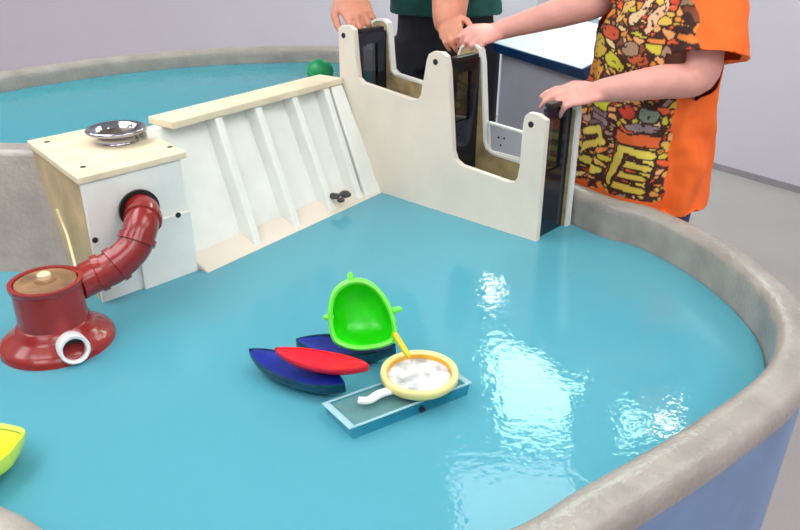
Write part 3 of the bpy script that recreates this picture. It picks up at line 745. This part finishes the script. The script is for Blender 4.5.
def add_head(bm, c, n, hh, neck_base):
    """c head centre, n facing direction, hh head height"""
    n = V(n).normalized(); s = V((-n.y, n.x, 0)).normalized(); u = V((0, 0, 1)); h = hh/2
    add_ell(bm, c+u*h*.18-n*h*.08, s*h*.68, n*h*.84, u*h*.80)
    add_ell(bm, c-u*h*.38+n*h*.14, s*h*.52, n*h*.60, u*h*.60)
    add_tube(bm, [c+n*h*.70+u*h*.12, c+n*h*.86-u*h*.12, c+n*h*.72-u*h*.22], [h*.07, h*.12, h*.09], 10, round_ends=True)
    add_ell(bm, c+n*h*.66-u*h*.48, s*h*.20, n*h*.10, u*h*.05, 12, 8)
    for k in (-1, 1): add_ell(bm, c+s*(k*h*.68)-n*h*.05-u*h*.04, s*h*.06, n*h*.13, u*h*.22, 12, 8)
    add_tube(bm, [neck_base, c-u*h*.45-n*h*.18], [h*.52, h*.44], 18)
def face_parts(root, c, n, hh, hair_m):
    n = V(n).normalized(); s = V((-n.y, n.x, 0)).normalized(); u = V((0, 0, 1)); h = hh/2
    for k in (-1, 1):
        b = BM(); add_ell(b, c+s*(k*h*.26)+n*h*.66+u*h*.02, s*h*.11, n*h*.09, u*h*.075, 14, 8); e = obj('eye', b, M['eye'], root)
        b = BM(); add_ell(b, c+s*(k*h*.26)+n*h*.73+u*h*.02, s*h*.05, n*h*.03, u*h*.05, 12, 8); obj('iris', b, M['iris'], e)
        b = BM(); add_tube(b, [c+s*(k*h*.15)+n*h*.72+u*h*.19, c+s*(k*h*.28)+n*h*.71+u*h*.22, c+s*(k*h*.40)+n*h*.62+u*h*.18], h*.025, 8, round_ends=True); obj('eyebrow', b, hair_m, root)
    b = BM(); add_ell(b, c+n*h*.735-u*h*.48, s*h*.17, n*h*.05, u*h*.045, 12, 8); obj('lips', b, M['lip'], root)
    b = BM(); add_ell(b, c+u*h*.26-n*h*.14, s*h*.76, n*h*.86, u*h*.80, 28, 18)
    for v in list(b.verts):
        q = v.co-c
        v.co += V((noise.noise(v.co*40), noise.noise(v.co*40+V((9, 0, 0))), noise.noise(v.co*40+V((0, 9, 0)))))*h*.05
    bmesh.ops.bisect_plane(b, geom=b.verts[:]+b.edges[:]+b.faces[:], plane_co=c+n*h*.42+u*h*.34, plane_no=(n*.75-u*.66), clear_outer=True)
    bmesh.ops.holes_fill(b, edges=[e for e in b.edges if e.is_boundary])
    obj('hair', b, hair_m, root)
def shoes(root, feet, n, L_):
    n = V(n).normalized(); s = V((-n.y, n.x, 0))
    for p in feet:
        b = BM(); rings = []
        for k, w, hgt in ((-.30, .60, .55), (-.2, .85, .95), (0, .9, 1.0), (.2, .95, .72), (.45, 1.05, .5), (.62, .9, .40), (.72, .45, .28)):
            c = V((p[0], p[1], 0))+n*(k*L_); w_ = w*L_*.19; h_ = hgt*L_*.36
            rings.append([c+s*(math.cos(a)*w_)+V((0, 0, .020+max(0, math.sin(a))*h_)) for a in [2*math.pi*i/16 for i in range(16)]])
        add_rings(b, rings); sh = obj('shoe', b, M['shoe'], root)
        b = BM(); rings = []
        for k, w in ((-.31, .55), (-.2, .9), (0, .95), (.2, 1.0), (.45, 1.1), (.62, .95), (.74, .5)):
            c = V((p[0], p[1], 0))+n*(k*L_); w_ = w*L_*.19
            rings.append([c+s*w_+V((0, 0, .022)), c-s*w_+V((0, 0, .022)), c-s*w_+V((0, 0, .001)), c+s*w_+V((0, 0, .001))])
        add_rings(b, rings); obj('sole', b, M['sole'], sh)
def garment(bm, vox, cut_planes, it=4, fold=None):
    b = remeshed(bm, vox, it)
    if fold:
        b.normal_update()
        for v in b.verts: v.co += v.normal*fold(v.co)
    for co, no, rad in cut_planes:                      # open the hem and the sleeve ends
        co, no = V(co), V(no).normalized()
        sel = [f for f in b.faces if (f.calc_center_median()-co).dot(no) > -.004 and (f.calc_center_median()-co).length < rad]
        bmesh.ops.delete(b, geom=sel, context='FACES')
    return b

# ---- child in the orange T-shirt
cn = V((-.86, -.51, 0)).normalized(); cl = V((.51, -.86, 0)).normalized()     # facing, and the child's left
cc = V((.655, 1.965, 0))
child = thing('person', 'person in an orange T-shirt with a dark comic print, both hands on the lock gates', 'person', cc)
shL = cc+cl*.150+V((0, 0, 1.165))+cn*.01; shR = cc-cl*.125+V((0, 0, 1.18))+cn*.06
elL = V((.700, 1.775, 1.003)); wrL = V((.470, 1.775, .968))
elR = on_d(594, 3, 1.93); wrR = on_d(497, 31, 1.99)
hipc = cc+V((0, 0, .66))-cn*.01
bm = BM()
# legs
feetC = []
for k in (-1, 1):
    hp = hipc+cl*(k*.075); kn = V((hp.x, hp.y, .37))+cl*(k*.01)+cn*.015; an = V((hp.x, hp.y, .07))+cl*(k*.015)-cn*.01
    limb(bm, [hp, hp.lerp(kn, .5), kn, kn.lerp(an, .4)-cn*.012, an], [.072, .062, .046, .045, .030]); feetC.append(an+cn*.02)
    limb(bm, [an, an+V((0, 0, -.03))+cn*.04, V((an.x, an.y, .03))+cn*.11], [.030, .028, .020])
rings = []
for z, a, b_ in ((.60, .12, .085), (.68, .13, .09), (.80, .115, .085), (.95, .125, .09), (1.08, .14, .09), (1.16, .13, .075), (1.20, .07, .055)):
    rings.append([cc+V((0, 0, z))+cl*(math.cos(t)*a)+cn*(math.sin(t)*b_) for t in [2*math.pi*i/20 for i in range(20)]])
add_rings(bm, rings)
limb(bm, [shL-cl*.02, shL.lerp(elL, .5), elL, elL.lerp(wrL, .4), elL.lerp(wrL, .8), wrL], [.047, .043, .041, .040, .032, .0265])
limb(bm, [shR+cl*.02, shR.lerp(elR, .5), elR, elR.lerp(wrR, .35), elR.lerp(wrR, .8), wrR], [.046, .042, .040, .038, .028, .0245])
# hand on the end gate, hand on the middle gate
c1 = [(.12, .40, .3), (.22, .50, .4), (.34, .65, .5), (.45, .75, .5)]
hd3 = V((H3.x-.065, H3.y-.02, H3.z+.016))-wrL
add_hand(bm, wrL, (hd3.x, hd3.y, hd3.z-.002), (-.10, -.50, .85),   .168, .07, c1, 1, .9, .0245)
hd2 = V((H2.x-.06, H2.y-.03, H2.z+.028))-wrR
add_hand(bm, wrR, (hd2.x, hd2.y, hd2.z+.015), (-.05, -.62, .78), .166, .15, [(.6, 1.1, .7), (.8, 1.2, .7), (.85, 1.2, .7), (.9, 1.2, .7)], 1, .9, .0245)
hcC = cc+V((0, 0, 1.335))+cn*.055; add_head(bm, hcC, cn*.9+V((0, 0, -.25)), .215, cc+V((0, 0, 1.16)))
obj('body', remeshed(bm, .0036, 3), M['skin'], child, angle=180)
face_parts(child, hcC, cn, .215, M['hairbrown'])
# shirt
bm = BM(); rings = []
HEM = .642
for z, a, b_, f in ((HEM, .195, .152, .0), (.78, .190, .148, .0), (.90, .180, .140, 0), (1.02, .176, .135, .0), (1.10, .172, .128, .0), (1.16, .158, .110, .0), (1.195, .115, .080, .0), (1.215, .070, .062, .0)):
    rings.append([cc+V((0, 0, z))+cn*f+cl*(math.cos(t)*a)+cn*(math.sin(t)*b_) for t in [2*math.pi*i/28 for i in range(28)]])
add_rings(bm, rings)
slL = shL.lerp(elL, .80); dL = (elL-shL).normalized()
slL = V((slL.x+.018, slL.y, slL.z+.004))
add_tube(bm, [shL-cl*.06+V((0, 0, .0)), shL+V((.008, 0, .004)), shL.lerp(slL, .5)+V((.004, 0, 0)), slL], [.070, .074, .080, .088], 22)
slR = shR.lerp(elR, .86); dR = (elR-shR).normalized()
add_tube(bm, [shR+cl*.06, shR, shR.lerp(slR, .5), slR], [.065, .066, .064, .066], 22)
def fold(p):
    q = p-cc; s = q.dot(cl); t = math.atan2(q.dot(cn), s); k = max(0, min(1, (1.08-p.z)/.3))
    return .010*k*math.sin(t*9+6*noise.noise(V((t*1.2, p.z*5, 0))))+.007*noise.noise(V((p.x*14, p.y*14, p.z*7)))+.0035*noise.noise(p*30)
sb = garment(bm, .0032, [((cc.x, cc.y, HEM), (0, 0, -1), .4), (slL, dL, .10), (slR, dR, .075)], 4, fold)
so = obj('shirt', sb, None, child, angle=180)
sol = so.modifiers.new('thick', 'SOLIDIFY'); sol.thickness = .0025; sol.offset = -1
# comic print, coloured point by point on the cloth
PAL = [(222, 168, 70), (230, 134, 56), (216, 72, 44), (140, 76, 50), (238, 206, 140), (212, 196, 62), (236, 96, 48), (240, 170, 104), (226, 184, 80), (176, 140, 110), (226, 150, 60)]
DK = (64, 32, 24)
rs = random.Random(11)
cells = [(rs.uniform(-6, 108), rs.uniform(-30, 210), rs.choice(PAL), rs.uniform(.7, 1.5)) for _ in range(640)]
bucket = {}
for c_ in cells: bucket.setdefault((int(c_[0]//12), int(c_[1]//12)), []).append(c_)
ELL = [  # cx, cy, rx, ry, angle, colour  (flat shapes of the print)
    (29, 50, 13, 13, 0, (208, 172, 70)), (27, 74, 18, 12, .2, (216, 146, 62)), (33, 48, 5, 5, 0, (226, 200, 120)), (52, 62, 13, 6, .6, (204, 190, 52)),
    (6, 52, 6, 9, 0, (204, 60, 40)), (44, 33, 10, 7, .2, (214, 90, 50)), (66, 46, 8, 7, 0, (170, 140, 110)), (74, 56, 7, 6, 0, (196, 90, 50)),
    (83, 12, 4, 18, .45, (234, 184, 140)), (70, 8, 4, 16, .5, (230, 196, 150)), (54, 10, 4, 13, .4, (222, 176, 96)), (20, 14, 6, 9, .1, (210, 80, 50)),
    (15, 112, 15, 11, .1, (220, 152, 72)), (12, 128, 12, 6, -.1, (214, 150, 70)), (71, 112, 7, 7, 0, (206, 66, 46)), (88, 112, 8, 7, 0, (120, 132, 110)), (84, 126, 12, 5, 0, (150, 130, 130))]
RECT = [(35, 100, 56, 116, (204, 196, 44)), (34, 118, 57, 123, (138, 108, 116)), (34, 125, 57, 130, (150, 124, 128)), (34, 132, 57, 137, (120, 92, 98)), (64, 134, 98, 145, (232, 104, 46))]
STROKE = [  # bold slanted block shapes in the bottom row
    ([(3, 150), (20, 141), (10, 158), (4, 165)], 4.5, (222, 192, 96)), ([(4, 168), (18, 172)], 4.5, (216, 196, 80)),
    ([(33, 148), (46, 140), (54, 150), (40, 160), (30, 172)], 4.2, (226, 200, 90)), ([(28, 176), (52, 184)], 4.6, (220, 204, 84)), ([(34, 160), (24, 158)], 3, (214, 90, 70)),
    ([(64, 192), (72, 152), (92, 154)], 3.6, (228, 204, 84)), ([(71, 166), (90, 168)], 3.2, (224, 200, 84)), ([(68, 179), (88, 181)], 3.2, (226, 196, 80)), ([(64, 193), (88, 195)], 3.4, (220, 190, 70)), ([(92, 154), (88, 195)], 3.2, (228, 204, 84))]
def segd(px, py, a, b):
    vx, vy = b[0]-a[0], b[1]-a[1]; t = max(0, min(1, ((px-a[0])*vx+(py-a[1])*vy)/(vx*vx+vy*vy))); return math.hypot(px-a[0]-t*vx, py-a[1]-t*vy)
def print_col(u, v):
    wob = noise.noise(V((u*.11, v*.11, 2)))*3; u += wob; v += wob*.6
    for pts, w, col in STROKE:
        d = min(segd(u, v, a, b) for a, b in zip(pts[:-1], pts[1:]))
        if d < w: return col
        if d < w+2.4: return DK
    for x0, y0, x1, y1, col in RECT:
        if x0 <= u <= x1 and y0 <= v <= y1: return col
        if x0-2 <= u <= x1+2 and y0-2 <= v <= y1+2: return DK
    for cx, cy, rx, ry, an, col in ELL:
        dx, dy = u-cx, v-cy; a = dx*math.cos(an)+dy*math.sin(an); b = -dx*math.sin(an)+dy*math.cos(an)
        q = (a/rx)**2+(b/ry)**2
        if q < 1:
            return DK if noise.noise(V((u*.28+cx, v*.28, 0))) > .34 else col
        if q < 1.5: return DK
    best = []
    bi, bj = int(u//12), int(v//12)
    for i in (bi-1, bi, bi+1):
        for j in (bj-1, bj, bj+1):
            for c_ in bucket.get((i, j), ()): best.append((math.hypot((u-c_[0]), (v-c_[1]))*c_[3], c_))
    if len(best) < 2: return DK
    best.sort(key=lambda t: t[0])
    return DK if best[1][0]-best[0][0] < 1.5 else best[0][1][2]
me = so.data; rl = ROOTLOC[so.name]
attr = me.color_attributes.new('cloth_colour', 'FLOAT_COLOR', 'POINT')
nv = len(me.vertices); cols = [0.0]*(nv*4)
ORANGE = rgb(250, 110, 36)
me.calc_loop_triangles()
PX = 1.0/.00245
for i, vtx in enumerate(me.vertices):
    p = vtx.co+rl; q = p-cc; s = q.dot(cl); fr = q.dot(cn); col = ORANGE
    t = math.atan2(fr/.14, s/.18)                       # angle round the body: pi/2 is the middle of the chest
    u = (2.74-t)*49                                   # distance round the cloth from the seam
    v = (1.16-p.z)*437-2
    inside = 0 < u < 106+1.0*math.sin(v*.2) and t > .3 and t < 3.4 and fr > 0 and s > -.185
    if inside and v < 205:
        c3 = print_col(u, v); col = rgb(*c3)
    cols[i*4:i*4+4] = col
attr.data.foreach_set('color', cols)
m = bpy.data.materials.new('orange_cotton_with_print'); m.use_nodes = True
b = m.node_tree.nodes['Principled BSDF']; b.inputs['Roughness'].default_value = .85
at = nn(m, 'ShaderNodeVertexColor', layer_name='cloth_colour'); m.node_tree.links.new(at.outputs['Color'], b.inputs['Base Color'])
me.materials.append(m)
# shorts and shoes
bm = BM()
rings = []
for z, a, b_ in ((.56, .135, .105), (.63, .14, .11), (.72, .13, .10), (.76, .122, .095)):
    rings.append([cc+V((0, 0, z))+cl*(math.cos(t)*a)+cn*(math.sin(t)*b_) for t in [2*math.pi*i/22 for i in range(22)]])
add_rings(bm, rings)
for k in (-1, 1):
    hp = hipc+cl*(k*.078); kn = V((hp.x, hp.y, .09))+cl*(k*.012)
    add_tube(bm, [hp, hp.lerp(kn, .5)+cn*.012, kn], [.085, .072, .062], 18)
obj('trousers', garment(bm, .006, [], 4), M['jeans'], child, angle=180)
shoes(child, feetC, cn, .19)

# ---- adult in the dark green shirt
an_ = V((-.16, -.98, 0)).normalized(); al = V((.98, -.16, 0)).normalized()      # facing, and the adult's left (picture right)
ac = V((.17, 2.88, 0))
adult = thing('person', 'person in a dark green shirt and black trousers leaning over the lock', 'person', ac)
lean = lambda z: an_*(.30*max(0, (z-.95))/.5)
sR = ac-al*.185+V((0, 0, 1.36))+lean(1.40); sL = ac+al*.185+V((0, 0, 1.36))+lean(1.40)
wR = on_d(345, -8, 2.20); eR = sR.lerp(wR, .48)+V((-.07, .03, .02))
wL = on_d(449, 20, 2.09); eL = sL.lerp(wL, .50)+V((.0, .03, -.02)); eL = on_d(455, -80, 2.16)
bm = BM(); feetA = []
hipA = ac+V((0, 0, .92))
for k in (-1, 1):
    hp = hipA+al*(k*.095); kn = V((hp.x, hp.y, .50))+al*(k*.02)+an_*.01; ank = V((hp.x, hp.y, .09))+al*(k*.03)-an_*.02
    limb(bm, [hp, hp.lerp(kn, .5), kn, kn.lerp(ank, .4)-an_*.015, ank], [.095, .080, .058, .056, .038]); feetA.append(ank+an_*.03)
    limb(bm, [ank, ank+V((0, 0, -.04))+an_*.06, V((ank.x, ank.y, .035))+an_*.15], [.038, .035, .025])
def ring_body(levels, n):
    return [[ac+lean(z)+V((0, 0, z))+al*(math.cos(t)*a)+an_*(math.sin(t)*b_) for t in [2*math.pi*i/n for i in range(n)]] for z, a, b_ in levels]
add_rings(bm, ring_body(((.84, .16, .115), (.95, .165, .12), (1.08, .15, .115), (1.22, .17, .12), (1.36, .18, .11), (1.43, .12, .08), (1.46, .07, .06)), 22))
limb(bm, [sR+al*.03, sR.lerp(eR, .5), eR, eR.lerp(wR, .4), eR.lerp(wR, .8), wR], [.06, .052, .046, .045, .036, .031])
limb(bm, [sL-al*.03, sL.lerp(eL, .5), eL, eL.lerp(wL, .4), eL.lerp(wL, .8), wL], [.06, .058, .056, .057, .052, .045])
hdr = on_d(380, 46, 2.09)-wR
add_hand(bm, wR, (hdr.x, hdr.y, hdr.z), (.10, -.85, .50), .21, .24, [(.35, .6, .4), (.4, .7, .4), (.45, .7, .4), (.5, .7, .4)], 1, .6, .031)
hdl = V((H2.x-.035, H2.y+.0, H2.z+.0))-wL
add_hand(bm, wL, (hdl.x, hdl.y, hdl.z), (-.45, -.70, .55), .165, .12, [(.5, .8, .5), (.55, .9, .5), (.6, .9, .5), (.6, .9, .5)], -1, .7, .036)
hcA = ac+lean(1.62)+an_*.05+V((0, 0, 1.60)); add_head(bm, hcA, an_, .235, ac+lean(1.42)+V((0, 0, 1.40)))
obj('body', remeshed(bm, .0040, 3), M['skin2'], adult, angle=180)
face_parts(adult, hcA, an_, .235, M['hairdark'])
bm = BM()
add_rings(bm, ring_body(((1.015, .205, .155), (1.10, .195, .150), (1.22, .200, .145), (1.34, .205, .130), (1.41, .150, .095), (1.45, .085, .070)), 26))
kR = sR.lerp(eR, .75); kL = sL.lerp(eL, .45)
add_tube(bm, [sR+al*.06, sR, kR], [.075, .078, .078], 20); add_tube(bm, [sL-al*.06, sL, kL], [.075, .078, .078], 20)
so2 = obj('shirt', garment(bm, .0055, [((ac.x, ac.y, 1.015), (0, 0, -1), .4), (kR, eR-sR, .09), (kL, eL-sL, .09)], 4, lambda p: .006*noise.noise(p*11)), M['greenshirt'], adult, angle=180)
sol = so2.modifiers.new('thick', 'SOLIDIFY'); sol.thickness = .003; sol.offset = -1
bm = BM(); add_rings(bm, ring_body(((.82, .175, .135), (.92, .185, .14), (1.0, .175, .132), (1.05, .168, .128)), 22))
for k in (-1, 1):
    hp = hipA+al*(k*.098); kn = V((hp.x, hp.y, .07))+al*(k*.03)
    add_tube(bm, [hp, hp.lerp(kn, .5)+an_*.012, kn], [.108, .088, .075], 18)
obj('trousers', garment(bm, .007, [], 4), M['navytrousers'], adult, angle=180)
shoes(adult, feetA, an_, .26)

# ------------------------------------------------------------------ light and view
w = bpy.data.worlds.new('world'); scene.world = w; w.use_nodes = True
w.node_tree.nodes['Background'].inputs['Color'].default_value = (.95, .98, 1, 1)
w.node_tree.nodes['Background'].inputs['Strength'].default_value = 1.0
vs = scene.view_settings; scene.display_settings.display_device = 'sRGB'
vs.view_transform = 'Standard'; vs.look = 'None'; vs.exposure = .02; vs.gamma = 1; vs.use_curve_mapping = False
